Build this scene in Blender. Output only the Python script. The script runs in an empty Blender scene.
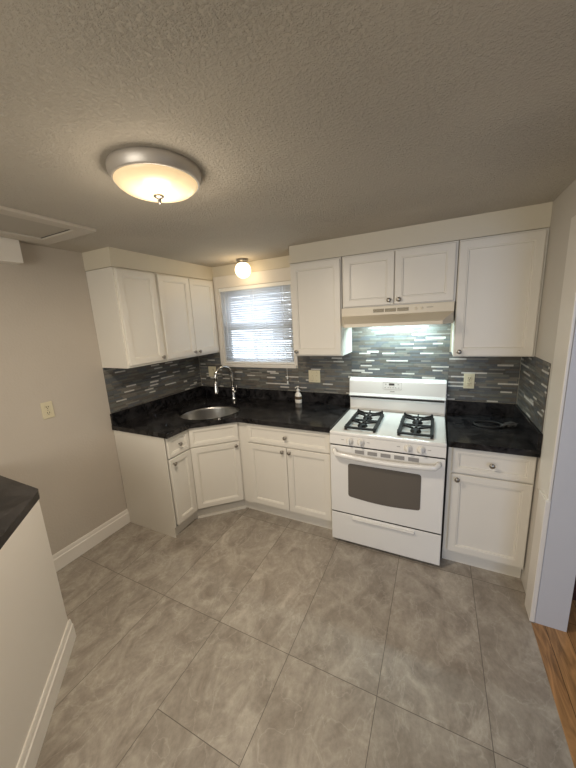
import bpy, bmesh, math, random
from mathutils import Vector, Matrix
R = math.radians
random.seed(7)
scene = bpy.context.scene
col = scene.collection

# ------------------------------------------------------------------ camera
W, H = 2.982, 2.277                      # room width, ceiling height
CAMF = 305.2
cam_d = bpy.data.cameras.new('camera')
cam = bpy.data.objects.new('camera', cam_d); col.objects.link(cam)
yaw, pit, rol = .459, -.204, -.052
fwd = Vector((-math.sin(yaw)*math.cos(pit), math.cos(yaw)*math.cos(pit), math.sin(pit)))
rt = Vector((math.cos(yaw), math.sin(yaw), 0)); up = rt.cross(fwd)
r2 = math.cos(rol)*rt + math.sin(rol)*up; u2 = -math.sin(rol)*rt + math.cos(rol)*up
mw = Matrix.Identity(4)
for i in range(3):
    mw[i][0], mw[i][1], mw[i][2] = r2[i], u2[i], -fwd[i]
mw.translation = (2.432, -2.666, 1.699)
cam.matrix_world = mw
cam_d.sensor_fit = 'VERTICAL'; cam_d.sensor_height = 24.0
cam_d.lens = CAMF*24.0/768; cam_d.clip_start = .02
scene.camera = cam

# ------------------------------------------------------------------ world, exposure
scene.view_settings.view_transform = 'Standard'
scene.view_settings.look = 'None'
scene.view_settings.gamma = 1
scene.view_settings.use_curve_mapping = False
scene.view_settings.exposure = 0.70
world = bpy.data.worlds.new('sky'); scene.world = world; world.use_nodes = True
bg = world.node_tree.nodes['Background']
bg.inputs[0].default_value = (.78, .88, 1.0, 1); bg.inputs[1].default_value = 4.2

def area(name, loc, rot, sx, sy, power, color):
    l = bpy.data.lights.new(name, 'AREA'); l.shape = 'RECTANGLE'; l.size = sx; l.size_y = sy
    l.energy = power; l.color = color
    o = bpy.data.objects.new(name, l); col.objects.link(o); o.location = loc; o.rotation_euler = rot
    o.visible_camera = False
    return o
# assumed daylight in the adjoining room, behind the camera; added light, no window built
area('assumed_adjoining_daylight', (4.1, -4.35, 1.35), (R(90), 0, R(0)), 1.3, 1.3, 18, (.52, .68, 1.0))
# added warm fill from behind the camera; no window stands there
area('rear_fill_light', (1.5, -4.35, 1.5), (R(90), 0, R(0)), 1.6, 1.2, 19, (1.0, .95, .84))

# ------------------------------------------------------------------ materials
def newmat(name):
    m = bpy.data.materials.new(name); m.use_nodes = True
    nt = m.node_tree; b = nt.nodes['Principled BSDF']
    return m, nt, b
def N(nt, t, **k):
    n = nt.nodes.new(t)
    for a, v in k.items(): setattr(n, a, v)
    return n
def plain(name, c, rough=.5, metal=0, bump=0, bscale=60, vary=.04, emit=None, estr=0, coat=0, trans=0, vscale=4):
    m, nt, b = newmat(name); L = nt.links.new
    tc = N(nt, 'ShaderNodeTexCoord'); nz = N(nt, 'ShaderNodeTexNoise'); nz.inputs['Scale'].default_value = vscale
    nz.inputs['Detail'].default_value = 3
    L(tc.outputs['Object'], nz.inputs['Vector'])
    r = N(nt, 'ShaderNodeMapRange'); L(nz.outputs['Fac'], r.inputs[0])
    r.inputs[3].default_value = 1-vary; r.inputs[4].default_value = 1+vary
    mx = N(nt, 'ShaderNodeVectorMath', operation='SCALE'); mx.inputs[0].default_value = c[:3]; L(r.outputs[0], mx.inputs['Scale'])
    L(mx.outputs[0], b.inputs['Base Color'])
    b.inputs['Roughness'].default_value = rough; b.inputs['Metallic'].default_value = metal
    b.inputs['Coat Weight'].default_value = coat; b.inputs['Transmission Weight'].default_value = trans
    if bump:
        n2 = N(nt, 'ShaderNodeTexNoise'); n2.inputs['Scale'].default_value = bscale; n2.inputs['Detail'].default_value = 4
        L(tc.outputs['Object'], n2.inputs['Vector'])
        bp = N(nt, 'ShaderNodeBump'); bp.inputs['Strength'].default_value = bump; bp.inputs['Distance'].default_value = .01
        L(n2.outputs['Fac'], bp.inputs['Height']); L(bp.outputs[0], b.inputs['Normal'])
    if emit:
        b.inputs['Emission Color'].default_value = (*emit, 1); b.inputs['Emission Strength'].default_value = estr
    return m
M = {}
M['wall'] = plain('wall_paint', (.52, .468, .405), .7, bump=.12, bscale=70, vary=.03)
M['wallr'] = plain('wall_paint_light', (.60, .56, .50), .6, bump=.1, bscale=70, vary=.03)
M['jamb'] = plain('jamb_paint', (.56, .56, .58), .45, bump=.05, bscale=40, vary=.03)
M['soffit'] = plain('soffit_paint', (.66, .605, .49), .6, bump=.1, bscale=60, vary=.03)
M['cab'] = plain('cabinet_lacquer', (.75, .715, .645), .36, vary=.015)
M['trim'] = plain('trim_paint', (.74, .70, .64), .4, vary=.02)
M['base'] = plain('baseboard_paint', (.80, .76, .70), .38, vary=.02)
M['enamel'] = plain('white_enamel', (.80, .79, .765), .16, vary=.01, coat=.3)
M['hood'] = plain('almond_enamel', (.68, .61, .48), .3, vary=.01)
M['rim'] = plain('satin_rim_metal', (.60, .56, .51), .42, .6, vary=.03)
M['nickel'] = plain('brushed_nickel', (.34, .315, .28), .3, 1, vary=.05)
M['chrome'] = plain('chrome', (.78, .77, .75), .14, 1, vary=.02)
M['steel'] = plain('stainless_steel', (.55, .54, .52), .28, 1, bump=.03, bscale=90, vary=.1, vscale=9)
M['black'] = plain('black_iron', (.006, .006, .006), .65, bump=.1, bscale=120, vary=.2)
M['rubber'] = plain('black_rubber', (.01, .01, .01), .6, vary=.1)
M['dark'] = plain('dark_gap_shade', (.02, .018, .015), .8, vary=.1)  # near-black colour standing in for shade inside gaps and the vent slot
M['ovenglass'] = plain('grey_oven_glass', (.12, .105, .09), .15, vary=.03)
M['grey'] = plain('grey_print', (.30, .29, .28), .5, vary=.02)
M['lgrey'] = plain('pale_grey_enamel', (.55, .56, .55), .25, vary=.02)
M['beige'] = plain('beige_plastic', (.66, .60, .43), .35, vary=.02)
M['slot'] = plain('outlet_slot', (.05, .04, .03), .7, vary=.05)
M['pvc'] = plain('window_vinyl', (.82, .82, .80), .35, vary=.02)
M['knob'] = plain('white_knob', (.80, .78, .74), .3, vary=.02)
M['grill'] = plain('brown_vent_grill', (.15, .115, .075), .6, vary=.1)
M['concrete'] = plain('outside_ground', (.32, .33, .28), .9, bump=.4, bscale=12, vary=.3)
M['hatchframe'] = plain('hatch_frame_paint', (.52, .475, .41), .6, vary=.03)
M['hatch'] = plain('hatch_panel_paint', (.42, .385, .33), .7, vary=.03)
M['redwood'] = plain('dark_reddish_panel', (.045, .012, .010), .4, vary=.2)
M['soapl'] = plain('soap_bottle_plastic', (.88, .84, .78), .25, vary=.05)
M['label'] = plain('dark_label', (.10, .07, .04), .5, vary=.3, vscale=60)

# clear-ish glass for window panes
m, nt, b = newmat('window_glass'); b.inputs['Base Color'].default_value = (1, 1, 1, 1)
b.inputs['Roughness'].default_value = 0; b.inputs['Transmission Weight'].default_value = 1; b.inputs['IOR'].default_value = 1.01
M['glass'] = m
# plastic film
m, nt, b = newmat('clear_film'); b.inputs['Base Color'].default_value = (.8, .8, .8, 1); b.inputs['Roughness'].default_value = .15
b.inputs['Transmission Weight'].default_value = .94; b.inputs['IOR'].default_value = 1.25
M['film'] = m
# blind slats: white, slightly translucent
m, nt, b = newmat('blind_slat_vinyl'); L = nt.links.new
b.inputs['Base Color'].default_value = (.86, .87, .88, 1); b.inputs['Roughness'].default_value = .45
tr = N(nt, 'ShaderNodeBsdfTranslucent'); tr.inputs[0].default_value = (.85, .88, .92, 1)
ms = N(nt, 'ShaderNodeMixShader'); ms.inputs[0].default_value = .42
L(b.outputs[0], ms.inputs[1]); L(tr.outputs[0], ms.inputs[2]); L(ms.outputs[0], nt.nodes['Material Output'].inputs[0])
M['slat'] = m

# lamp glass
def lampglass(name, c, s, scale=9, lo=.8):
    m, nt, b = newmat(name); L = nt.links.new
    b.inputs['Base Color'].default_value = (.5, .42, .30, 1); b.inputs['Roughness'].default_value = .3
    b.inputs['Emission Color'].default_value = (*c, 1)
    tc = N(nt, 'ShaderNodeTexCoord'); nz = N(nt, 'ShaderNodeTexNoise'); nz.inputs['Scale'].default_value = scale
    nz.inputs['Distortion'].default_value = 1.5
    L(tc.outputs['Object'], nz.inputs['Vector'])
    r = N(nt, 'ShaderNodeMapRange'); L(nz.outputs['Fac'], r.inputs[0]); r.inputs[3].default_value = s*lo; r.inputs[4].default_value = s*1.15
    L(r.outputs[0], b.inputs['Emission Strength'])
    return m, nt, b
M['bowl'], nt, b = lampglass('lit_alabaster_glass', (1.0, .70, .36), .50)
# the bulbs sit behind the middle of the bowl, so it glows more there
L = nt.links.new
tc = N(nt, 'ShaderNodeTexCoord'); sx = N(nt, 'ShaderNodeVectorMath', operation='MULTIPLY'); sx.inputs[1].default_value = (1, 1, 0)
L(tc.outputs['Object'], sx.inputs[0]); ln = N(nt, 'ShaderNodeVectorMath', operation='LENGTH'); L(sx.outputs[0], ln.inputs[0])
mr = N(nt, 'ShaderNodeMapRange', interpolation_type='SMOOTHSTEP'); L(ln.outputs['Value'], mr.inputs[0])
mr.inputs[1].default_value = 0.02; mr.inputs[2].default_value = .13; mr.inputs[3].default_value = 2.3; mr.inputs[4].default_value = .95
old = b.inputs['Emission Strength'].links[0].from_socket
mm = N(nt, 'ShaderNodeMath', operation='MULTIPLY'); L(old, mm.inputs[0]); L(mr.outputs[0], mm.inputs[1]); L(mm.outputs[0], b.inputs['Emission Strength'])
M['globe'], _, _ = lampglass('lit_opal_glass', (1.0, .78, .48), 2.6, 3, .9)
M['clock'] = plain('clock_screen', (.008, .012, .012), .1, vary=.02)

# ceiling: blown texture
m, nt, b = newmat('textured_ceiling'); L = nt.links.new
b.inputs['Base Color'].default_value = (.50, .455, .385, 1); b.inputs['Roughness'].default_value = .85
tc = N(nt, 'ShaderNodeTexCoord')
n1 = N(nt, 'ShaderNodeTexNoise'); n1.inputs['Scale'].default_value = 105; n1.inputs['Detail'].default_value = 4; n1.inputs['Roughness'].default_value = .7
n2 = N(nt, 'ShaderNodeTexNoise'); n2.inputs['Scale'].default_value = 2.2; n2.inputs['Detail'].default_value = 2
v1 = N(nt, 'ShaderNodeTexVoronoi'); v1.inputs['Scale'].default_value = 48
for n in (n1, n2, v1): L(tc.outputs['Object'], n.inputs['Vector'])
r1 = N(nt, 'ShaderNodeMapRange'); L(n1.outputs['Fac'], r1.inputs[0]); r1.inputs[1].default_value = .45; r1.inputs[2].default_value = .68
r3 = N(nt, 'ShaderNodeMapRange'); L(v1.outputs['Distance'], r3.inputs[0]); r3.inputs[1].default_value = .45; r3.inputs[2].default_value = .1
a1 = N(nt, 'ShaderNodeMath', operation='MULTIPLY_ADD'); L(r3.outputs[0], a1.inputs[0]); a1.inputs[1].default_value = .5; L(r1.outputs[0], a1.inputs[2])
r4 = N(nt, 'ShaderNodeMapRange'); L(n2.outputs['Fac'], r4.inputs[0]); r4.inputs[1].default_value = .35; r4.inputs[2].default_value = .65; r4.inputs[3].default_value = .35
a2 = N(nt, 'ShaderNodeMath', operation='MULTIPLY'); L(a1.outputs[0], a2.inputs[0]); L(r4.outputs[0], a2.inputs[1])
bp = N(nt, 'ShaderNodeBump'); bp.inputs['Strength'].default_value = .8; bp.inputs['Distance'].default_value = .005
L(a2.outputs[0], bp.inputs['Height']); L(bp.outputs[0], b.inputs['Normal'])
M['ceiling'] = m

# black granite
m, nt, b = newmat('black_granite'); L = nt.links.new
tc = N(nt, 'ShaderNodeTexCoord')
n1 = N(nt, 'ShaderNodeTexNoise'); n1.inputs['Scale'].default_value = 7; n1.inputs['Detail'].default_value = 9; n1.inputs['Roughness'].default_value = .72; n1.inputs['Distortion'].default_value = 1.2
v1 = N(nt, 'ShaderNodeTexVoronoi'); v1.inputs['Scale'].default_value = 70
n3 = N(nt, 'ShaderNodeTexNoise'); n3.inputs['Scale'].default_value = 40
for n in (n1, v1, n3): L(tc.outputs['Object'], n.inputs['Vector'])
cr = N(nt, 'ShaderNodeValToRGB'); L(n1.outputs['Fac'], cr.inputs[0])
e = cr.color_ramp.elements; e[0].position = .42; e[0].color = (.005, .005, .006, 1); e[1].position = .72; e[1].color = (.048, .045, .047, 1)
r1 = N(nt, 'ShaderNodeMapRange'); L(v1.outputs['Distance'], r1.inputs[0]); r1.inputs[1].default_value = .16; r1.inputs[2].default_value = .06
r2_ = N(nt, 'ShaderNodeMapRange'); L(n3.outputs['Fac'], r2_.inputs[0]); r2_.inputs[1].default_value = .56; r2_.inputs[2].default_value = .66
mu = N(nt, 'ShaderNodeMath', operation='MULTIPLY'); L(r1.outputs[0], mu.inputs[0]); L(r2_.outputs[0], mu.inputs[1])
mx = N(nt, 'ShaderNodeMix', data_type='RGBA'); L(mu.outputs[0], mx.inputs[0]); L(cr.outputs[0], mx.inputs[6]); mx.inputs[7].default_value = (.22, .20, .18, 1)
L(mx.outputs[2], b.inputs['Base Color']); b.inputs['Roughness'].default_value = .16; b.inputs['Specular IOR Level'].default_value = .28
M['granite'] = m
# mosaic tints
for nm, c, ro in (('m_slate', (.112, .119, .126), .42), ('m_dark', (.085, .084, .081), .4), ('m_brown', (.130, .117, .100), .45),
                  ('m_taupe', (.185, .170, .145), .45), ('m_green', (.150, .155, .140), .4), ('m_white', (.60, .58, .54), .4), ('m_pale', (.25, .24, .215), .42), ('m_grout', (.11, .10, .09), .8)):
    M[nm] = plain('mosaic_'+nm[2:], c, ro, vary=.18, vscale=25)

# floor tiles
m, nt, b = newmat('floor_tile'); L = nt.links.new
tc = N(nt, 'ShaderNodeTexCoord'); S = .4475
mp = N(nt, 'ShaderNodeVectorMath', operation='SUBTRACT'); L(tc.outputs['Object'], mp.inputs[0]); mp.inputs[1].default_value = (.911, -1.557, 0)
sc = N(nt, 'ShaderNodeVectorMath', operation='SCALE'); L(mp.outputs[0], sc.inputs[0]); sc.inputs['Scale'].default_value = 1/S
s0 = N(nt, 'ShaderNodeSeparateXYZ'); L(sc.outputs[0], s0.inputs[0])
cA = N(nt, 'ShaderNodeMath', operation='COMPARE'); L(s0.outputs[0], cA.inputs[0]); cA.inputs[1].default_value = 1.5; cA.inputs[2].default_value = .5
cB = N(nt, 'ShaderNodeMath', operation='LESS_THAN'); L(s0.outputs[1], cB.inputs[0]); cB.inputs[1].default_value = 0
cC = N(nt, 'ShaderNodeMath', operation='MULTIPLY'); L(cA.outputs[0], cC.inputs[0]); L(cB.outputs[0], cC.inputs[1])
cD = N(nt, 'ShaderNodeMath', operation='SUBTRACT'); cD.inputs[0].default_value = 2; L(cC.outputs[0], cD.inputs[1])
cE = N(nt, 'ShaderNodeMath', operation='DIVIDE'); L(s0.outputs[1], cE.inputs[0]); L(cD.outputs[0], cE.inputs[1])
s1 = N(nt, 'ShaderNodeCombineXYZ'); L(s0.outputs[0], s1.inputs[0]); L(cE.outputs[0], s1.inputs[1])
fl = N(nt, 'ShaderNodeVectorMath', operation='FLOOR'); L(s1.outputs[0], fl.inputs[0])
wn = N(nt, 'ShaderNodeTexWhiteNoise', noise_dimensions='2D'); L(fl.outputs[0], wn.inputs['Vector'])
fr = N(nt, 'ShaderNodeVectorMath', operation='FRACTION'); L(s1.outputs[0], fr.inputs[0])
ce = N(nt, 'ShaderNodeVectorMath', operation='SUBTRACT'); L(fr.outputs[0], ce.inputs[0]); ce.inputs[1].default_value = (.5, .5, 0)
ab = N(nt, 'ShaderNodeVectorMath', operation='ABSOLUTE'); L(ce.outputs[0], ab.inputs[0])
sp = N(nt, 'ShaderNodeSeparateXYZ'); L(ab.outputs[0], sp.inputs[0])
yA = N(nt, 'ShaderNodeMath', operation='SUBTRACT'); L(sp.outputs[1], yA.inputs[0]); yA.inputs[1].default_value = .5
yB = N(nt, 'ShaderNodeMath', operation='MULTIPLY_ADD'); L(yA.outputs[0], yB.inputs[0]); L(cD.outputs[0], yB.inputs[1]); yB.inputs[2].default_value = .5
mxx = N(nt, 'ShaderNodeMath', operation='MAXIMUM'); L(sp.outputs[0], mxx.inputs[0]); L(yB.outputs[0], mxx.inputs[1])
gr = N(nt, 'ShaderNodeMapRange'); L(mxx.outputs[0], gr.inputs[0]); gr.inputs[1].default_value = .4955; gr.inputs[2].default_value = .4985
# texture: domain shifted and turned per tile
of = N(nt, 'ShaderNodeVectorMath', operation='SCALE'); L(wn.outputs['Color'], of.inputs[0]); of.inputs['Scale'].default_value = 37
yC = N(nt, 'ShaderNodeCombineXYZ'); yC.inputs[0].default_value = 1; L(cD.outputs[0], yC.inputs[1])
ceS = N(nt, 'ShaderNodeVectorMath', operation='MULTIPLY'); L(ce.outputs[0], ceS.inputs[0]); L(yC.outputs[0], ceS.inputs[1])
ro = N(nt, 'ShaderNodeVectorRotate', rotation_type='Z_AXIS'); L(ceS.outputs[0], ro.inputs['Vector'])
ang = N(nt, 'ShaderNodeMath', operation='SNAP'); 
sa = N(nt, 'ShaderNodeMath', operation='MULTIPLY'); L(wn.outputs['Value'], sa.inputs[0]); sa.inputs[1].default_value = 6.283
L(sa.outputs[0], ang.inputs[0]); ang.inputs[1].default_value = 3.1416; L(ang.outputs[0], ro.inputs['Angle'])
ad = N(nt, 'ShaderNodeVectorMath', operation='ADD'); L(ro.outputs[0], ad.inputs[0]); L(of.outputs[0], ad.inputs[1])
st = N(nt, 'ShaderNodeVectorMath', operation='MULTIPLY'); L(ad.outputs[0], st.inputs[0]); st.inputs[1].default_value = (1.35, 1.0, 1)
na = N(nt, 'ShaderNodeTexNoise'); na.inputs['Scale'].default_value = 2.2; na.inputs['Detail'].default_value = 8; na.inputs['Roughness'].default_value = .62; na.inputs['Distortion'].default_value = .9
nb = N(nt, 'ShaderNodeTexNoise'); nb.inputs['Scale'].default_value = 2.0; nb.inputs['Detail'].default_value = 7; nb.inputs['Distortion'].default_value = .7
nc = N(nt, 'ShaderNodeTexNoise'); nc.inputs['Scale'].default_value = 16; nc.inputs['Detail'].default_value = 6; nc.inputs['Roughness'].default_value = .7
for n in (na, nb, nc): L(st.outputs[0], n.inputs['Vector'])
c1 = N(nt, 'ShaderNodeValToRGB'); L(na.outputs['Fac'], c1.inputs[0])
e = c1.color_ramp.elements; e[0].position = .3; e[0].color = (.235, .20, .165, 1); e[1].position = .72; e[1].color = (.47, .425, .365, 1)
x = e.new(.5); x.color = (.335, .295, .248, 1)
# veins: ridge where nb crosses .5
vb = N(nt, 'ShaderNodeMath', operation='SUBTRACT'); L(nb.outputs['Fac'], vb.inputs[0]); vb.inputs[1].default_value = .5
va = N(nt, 'ShaderNodeMath', operation='ABSOLUTE'); L(vb.outputs[0], va.inputs[0])
vr = N(nt, 'ShaderNodeMapRange'); L(va.outputs[0], vr.inputs[0]); vr.inputs[1].default_value = .014; vr.inputs[2].default_value = 0; vr.inputs[3].default_value = 0; vr.inputs[4].default_value = .28
mv = N(nt, 'ShaderNodeMix', data_type='RGBA'); L(vr.outputs[0], mv.inputs[0]); L(c1.outputs[0], mv.inputs[6]); mv.inputs[7].default_value = (.56, .52, .455, 1)
c2 = N(nt, 'ShaderNodeMapRange'); L(nc.outputs['Fac'], c2.inputs[0]); c2.inputs[1].default_value = .3; c2.inputs[2].default_value = .7; c2.inputs[3].default_value = .84; c2.inputs[4].default_value = 1.12
tv = N(nt, 'ShaderNodeMapRange'); L(wn.outputs['Value'], tv.inputs[0]); tv.inputs[3].default_value = .93; tv.inputs[4].default_value = 1.07
mm = N(nt, 'ShaderNodeMath', operation='MULTIPLY'); L(c2.outputs[0], mm.inputs[0]); L(tv.outputs[0], mm.inputs[1])
cs = N(nt, 'ShaderNodeVectorMath', operation='SCALE'); L(mv.outputs[2], cs.inputs[0]); L(mm.outputs[0], cs.inputs['Scale'])
mg = N(nt, 'ShaderNodeMix', data_type='RGBA'); L(gr.outputs[0], mg.inputs[0]); L(cs.outputs[0], mg.inputs[6]); mg.inputs[7].default_value = (.10, .084, .068, 1)
L(mg.outputs[2], b.inputs['Base Color'])
rr = N(nt, 'ShaderNodeMapRange'); L(nc.outputs['Fac'], rr.inputs[0]); rr.inputs[3].default_value = .30; rr.inputs[4].default_value = .52; L(rr.outputs[0], b.inputs['Roughness'])
hs = N(nt, 'ShaderNodeMath', operation='MULTIPLY_ADD'); L(gr.outputs[0], hs.inputs[0]); hs.inputs[1].default_value = -1.2; L(nc.outputs['Fac'], hs.inputs[2])
bp = N(nt, 'ShaderNodeBump'); bp.inputs['Strength'].default_value = .16; bp.inputs['Distance'].default_value = .004
L(hs.outputs[0], bp.inputs['Height']); L(bp.outputs[0], b.inputs['Normal'])
M['floor'] = m

# oak boards (long axis = y)
m, nt, b = newmat('oak_boards'); L = nt.links.new
tc = N(nt, 'ShaderNodeTexCoord')
br = N(nt, 'ShaderNodeTexBrick'); mpp = N(nt, 'ShaderNodeMapping'); L(tc.outputs['Object'], mpp.inputs[0]); mpp.inputs['Rotation'].default_value = (0, 0, R(90)); mpp.inputs['Location'].default_value = (.3, .013, 0)
L(mpp.outputs[0], br.inputs['Vector']); br.inputs['Scale'].default_value = 1; br.inputs['Brick Width'].default_value = 1.1; br.inputs['Row Height'].default_value = .095
br.inputs['Mortar Size'].default_value = .0012; br.inputs['Color1'].default_value = (.42, .235, .10, 1); br.inputs['Color2'].default_value = (.34, .18, .075, 1); br.inputs['Mortar'].default_value = (.03, .015, .006, 1)
wv = N(nt, 'ShaderNodeTexNoise'); wv.inputs['Scale'].default_value = 5; wv.inputs['Detail'].default_value = 7; wv.inputs['Distortion'].default_value = 1.5
m2 = N(nt, 'ShaderNodeMapping'); L(tc.outputs['Object'], m2.inputs[0]); m2.inputs['Scale'].default_value = (6, .9, 1); L(m2.outputs[0], wv.inputs['Vector'])
g = N(nt, 'ShaderNodeMapRange'); L(wv.outputs['Fac'], g.inputs[0]); g.inputs[1].default_value = .3; g.inputs[2].default_value = .7; g.inputs[3].default_value = .55; g.inputs[4].default_value = 1.5
cs = N(nt, 'ShaderNodeVectorMath', operation='SCALE'); L(br.outputs['Color'], cs.inputs[0]); L(g.outputs[0], cs.inputs['Scale'])
L(cs.outputs[0], b.inputs['Base Color']); b.inputs['Roughness'].default_value = .28
M['oak'] = m
# outside siding
m, nt, b = newmat('outside_siding'); L = nt.links.new
tc = N(nt, 'ShaderNodeTexCoord'); br = N(nt, 'ShaderNodeTexBrick'); mpp = N(nt, 'ShaderNodeMapping'); L(tc.outputs['Object'], mpp.inputs[0]); mpp.inputs['Rotation'].default_value = (R(90), 0, 0)
L(mpp.outputs[0], br.inputs['Vector']); br.inputs['Scale'].default_value = 1; br.inputs['Brick Width'].default_value = 6; br.inputs['Row Height'].default_value = .12; br.inputs['Mortar Size'].default_value = .006
br.inputs['Color1'].default_value = (.72, .70, .66, 1); br.inputs['Color2'].default_value = (.68, .66, .62, 1); br.inputs['Mortar'].default_value = (.3, .3, .3, 1)
L(br.outputs['Color'], b.inputs['Base Color']); b.inputs['Roughness'].default_value = .8
M['siding'] = m

# ------------------------------------------------------------------ mesh helpers
def tf(bm, vs, loc=None, rotz=0, rot=None):
    if rot: bmesh.ops.rotate(bm, cent=(0, 0, 0), matrix=Matrix.Rotation(rot[1], 3, rot[0]), verts=vs)
    if rotz: bmesh.ops.rotate(bm, cent=(0, 0, 0), matrix=Matrix.Rotation(rotz, 3, 'Z'), verts=vs)
    if loc: bmesh.ops.translate(bm, vec=loc, verts=vs)
def box(bm, x0, x1, y0, y1, z0, z1, bev=0, seg=2, mi=0):
    vs = [bm.verts.new((x, y, z)) for z in (z0, z1) for y in (y0, y1) for x in (x0, x1)]
    fs = [bm.faces.new([vs[i] for i in q]) for q in ((0, 2, 3, 1), (4, 5, 7, 6), (0, 1, 5, 4), (2, 6, 7, 3), (0, 4, 6, 2), (1, 3, 7, 5))]
    for f in fs: f.material_index = mi
    if bev:
        es = list({e for f in fs for e in f.edges})
        r = bmesh.ops.bevel(bm, geom=es, offset=bev, segments=seg, affect='EDGES', profile=.5)
        for f in r['faces']: f.material_index = mi
    return vs
def prism(bm, pts, z0, z1):
    a = [bm.verts.new((x, y, z0)) for x, y in pts]; c = [bm.verts.new((x, y, z1)) for x, y in pts]; n = len(pts)
    bm.faces.new(a[::-1]); bm.faces.new(c)
    for i in range(n): bm.faces.new((a[i], a[(i+1) % n], c[(i+1) % n], c[i]))
    return a+c
def prism_x(bm, prof, x0, x1):
    """profile in (y, z) swept along x"""
    a = [bm.verts.new((x0, y, z)) for y, z in prof]; c = [bm.verts.new((x1, y, z)) for y, z in prof]; n = len(prof)
    bm.faces.new(a); bm.faces.new(c[::-1])
    for i in range(n): bm.faces.new((a[i], c[i], c[(i+1) % n], a[(i+1) % n]))
    bmesh.ops.recalc_face_normals(bm, faces=bm.faces)
def lathe(bm, prof, n=32, loc=(0, 0, 0), axis='Z', cap=True):
    """profile (radius, height) about z"""
    rings = []
    for r, z in prof:
        if r < 1e-5: rings.append([bm.verts.new((0, 0, z))])
        else: rings.append([bm.verts.new((r*math.cos(2*math.pi*i/n), r*math.sin(2*math.pi*i/n), z)) for i in range(n)])
    fs = []
    for a, c in zip(rings, rings[1:]):
        for i in range(n):
            j = (i+1) % n
            if len(a) == 1 and len(c) == 1: continue
            if len(a) == 1: fs.append(bm.faces.new((a[0], c[j], c[i])))
            elif len(c) == 1: fs.append(bm.faces.new((a[i], a[j], c[0])))
            else: fs.append(bm.faces.new((a[i], a[j], c[j], c[i])))
    if cap:
        for rg in (rings[0], rings[-1]):
            if len(rg) > 1: fs.append(bm.faces.new(rg))
    for f in fs: f.smooth = True
    vs = [v for rg in rings for v in rg]
    bmesh.ops.recalc_face_normals(bm, faces=fs)
    if axis == 'Y': tf(bm, vs, rot=('X', R(90)))       # +z -> -y
    elif axis == 'X': tf(bm, vs, rot=('Y', R(90)))
    tf(bm, vs, loc=loc)
    return vs
def tube(bm, path, rad, n=10, closed=False):
    path = [Vector(p) for p in path]; m = len(path)
    rads = rad if isinstance(rad, (list, tuple)) else [rad]*m
    rings = []; prev = None
    for i, p in enumerate(path):
        if closed: t = (path[(i+1) % m]-path[i-1]).normalized()
        else: t = (path[min(i+1, m-1)]-path[max(i-1, 0)]).normalized()
        if prev is None: nn = t.orthogonal().normalized()
        else: nn = (prev - t*prev.dot(t)).normalized()
        prev = nn; bb = t.cross(nn)
        rings.append([bm.verts.new(p + (nn*math.cos(2*math.pi*k/n)+bb*math.sin(2*math.pi*k/n))*rads[i]) for k in range(n)])
    fs = []
    for i in range(m if closed else m-1):
        a, c = rings[i], rings[(i+1) % m]
        for k in range(n): fs.append(bm.faces.new((a[k], a[(k+1) % n], c[(k+1) % n], c[k])))
    if not closed: fs += [bm.faces.new(rings[0][::-1]), bm.faces.new(rings[-1])]
    for f in fs: f.smooth = True
    bmesh.ops.recalc_face_normals(bm, faces=fs)
def obj(name, bm, mat, parent=None, label=None, kind=None):
    bmesh.ops.recalc_face_normals(bm, faces=bm.faces)
    me = bpy.data.meshes.new(name); bm.to_mesh(me); bm.free()
    for mt in (mat if isinstance(mat, list) else [mat]): me.materials.append(M[mt])
    o = bpy.data.objects.new(name, me); col.objects.link(o)
    if parent: o.parent = parent
    if label: o['label'] = label
    if kind: o['kind'] = kind
    return o
def B(): return bmesh.new()
def bx(name, a, mat, parent=None, bev=0, label=None, kind=None):
    bm = B(); box(bm, *a, bev=bev); return obj(name, bm, mat, parent, label, kind)
def tag(o, label, cat, group=None):
    o['label'] = label; o['category'] = cat
    if group: o['group'] = group
    return o
def thing(name, label, cat, loc=(0, 0, 0), rz=0, group=None):
    o = bpy.data.objects.new(name, None); col.objects.link(o); o.location = loc; o.rotation_euler = (0, 0, rz)
    o.empty_display_size = .1
    return tag(o, label, cat, group)

# ------------------------------------------------------------------ the setting
YB = -4.6; X2 = 5.2           # behind the camera; far side of the adjoining room
S_ = 'structure'
wx0, wx1, wz0, wz1 = .370, 1.205, 1.268, 2.06
bm = B(); prism(bm, [(-.12, YB), (2.966, YB), (2.966, -.875), (W, -.875), (W, .12), (-.12, .12)], -.06, 0); obj('floor', bm, 'floor', kind=S_)
bm = B(); prism(bm, [(2.966, YB), (X2, YB), (X2, .7), (W, .7), (W, -.875), (2.966, -.875)], -.06, .002); obj('floor_adjoining_room', bm, 'oak', kind=S_)
bx('ceiling', (-.12, X2, YB, .12, H, H+.1), 'ceiling', kind=S_)
bx('ceiling_adjoining_room', (3.112, X2, .12, .7, H, H+.1), 'wallr', kind=S_)
bx('wall_left', (-.12, 0, YB, .12, 0, H), 'wall', kind=S_)
bm = B()
box(bm, 0, wx0, 0, .12, 0, H); box(bm, wx1, W, 0, .12, 0, H); box(bm, wx0, wx1, 0, .12, 0, wz0); box(bm, wx0, wx1, 0, .12, wz1, H)
obj('wall_back', bm, 'soffit', kind=S_)
bm = B(); box(bm, W, 3.112, -.86, .7, 0, H); box(bm, W, 3.112, -2.3, -.86, 2.08, H); box(bm, W, 3.112, YB, -2.9, 0, H)
box(bm, W, 3.112, -2.9, -2.3, 2.08, H)
obj('wall_right', bm, 'wallr', kind=S_)
# solid rear wall behind the camera
bx('wall_rear', (-.12, X2, YB-.12, YB, 0, H), 'wall', kind=S_)
bx('wall_adjoining_side', (X2, X2+.12, YB, .7, 0, H), 'wallr', kind=S_)
bx('wall_adjoining_back', (3.112, X2, .7, .82, 0, H), 'wallr', kind=S_)
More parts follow.
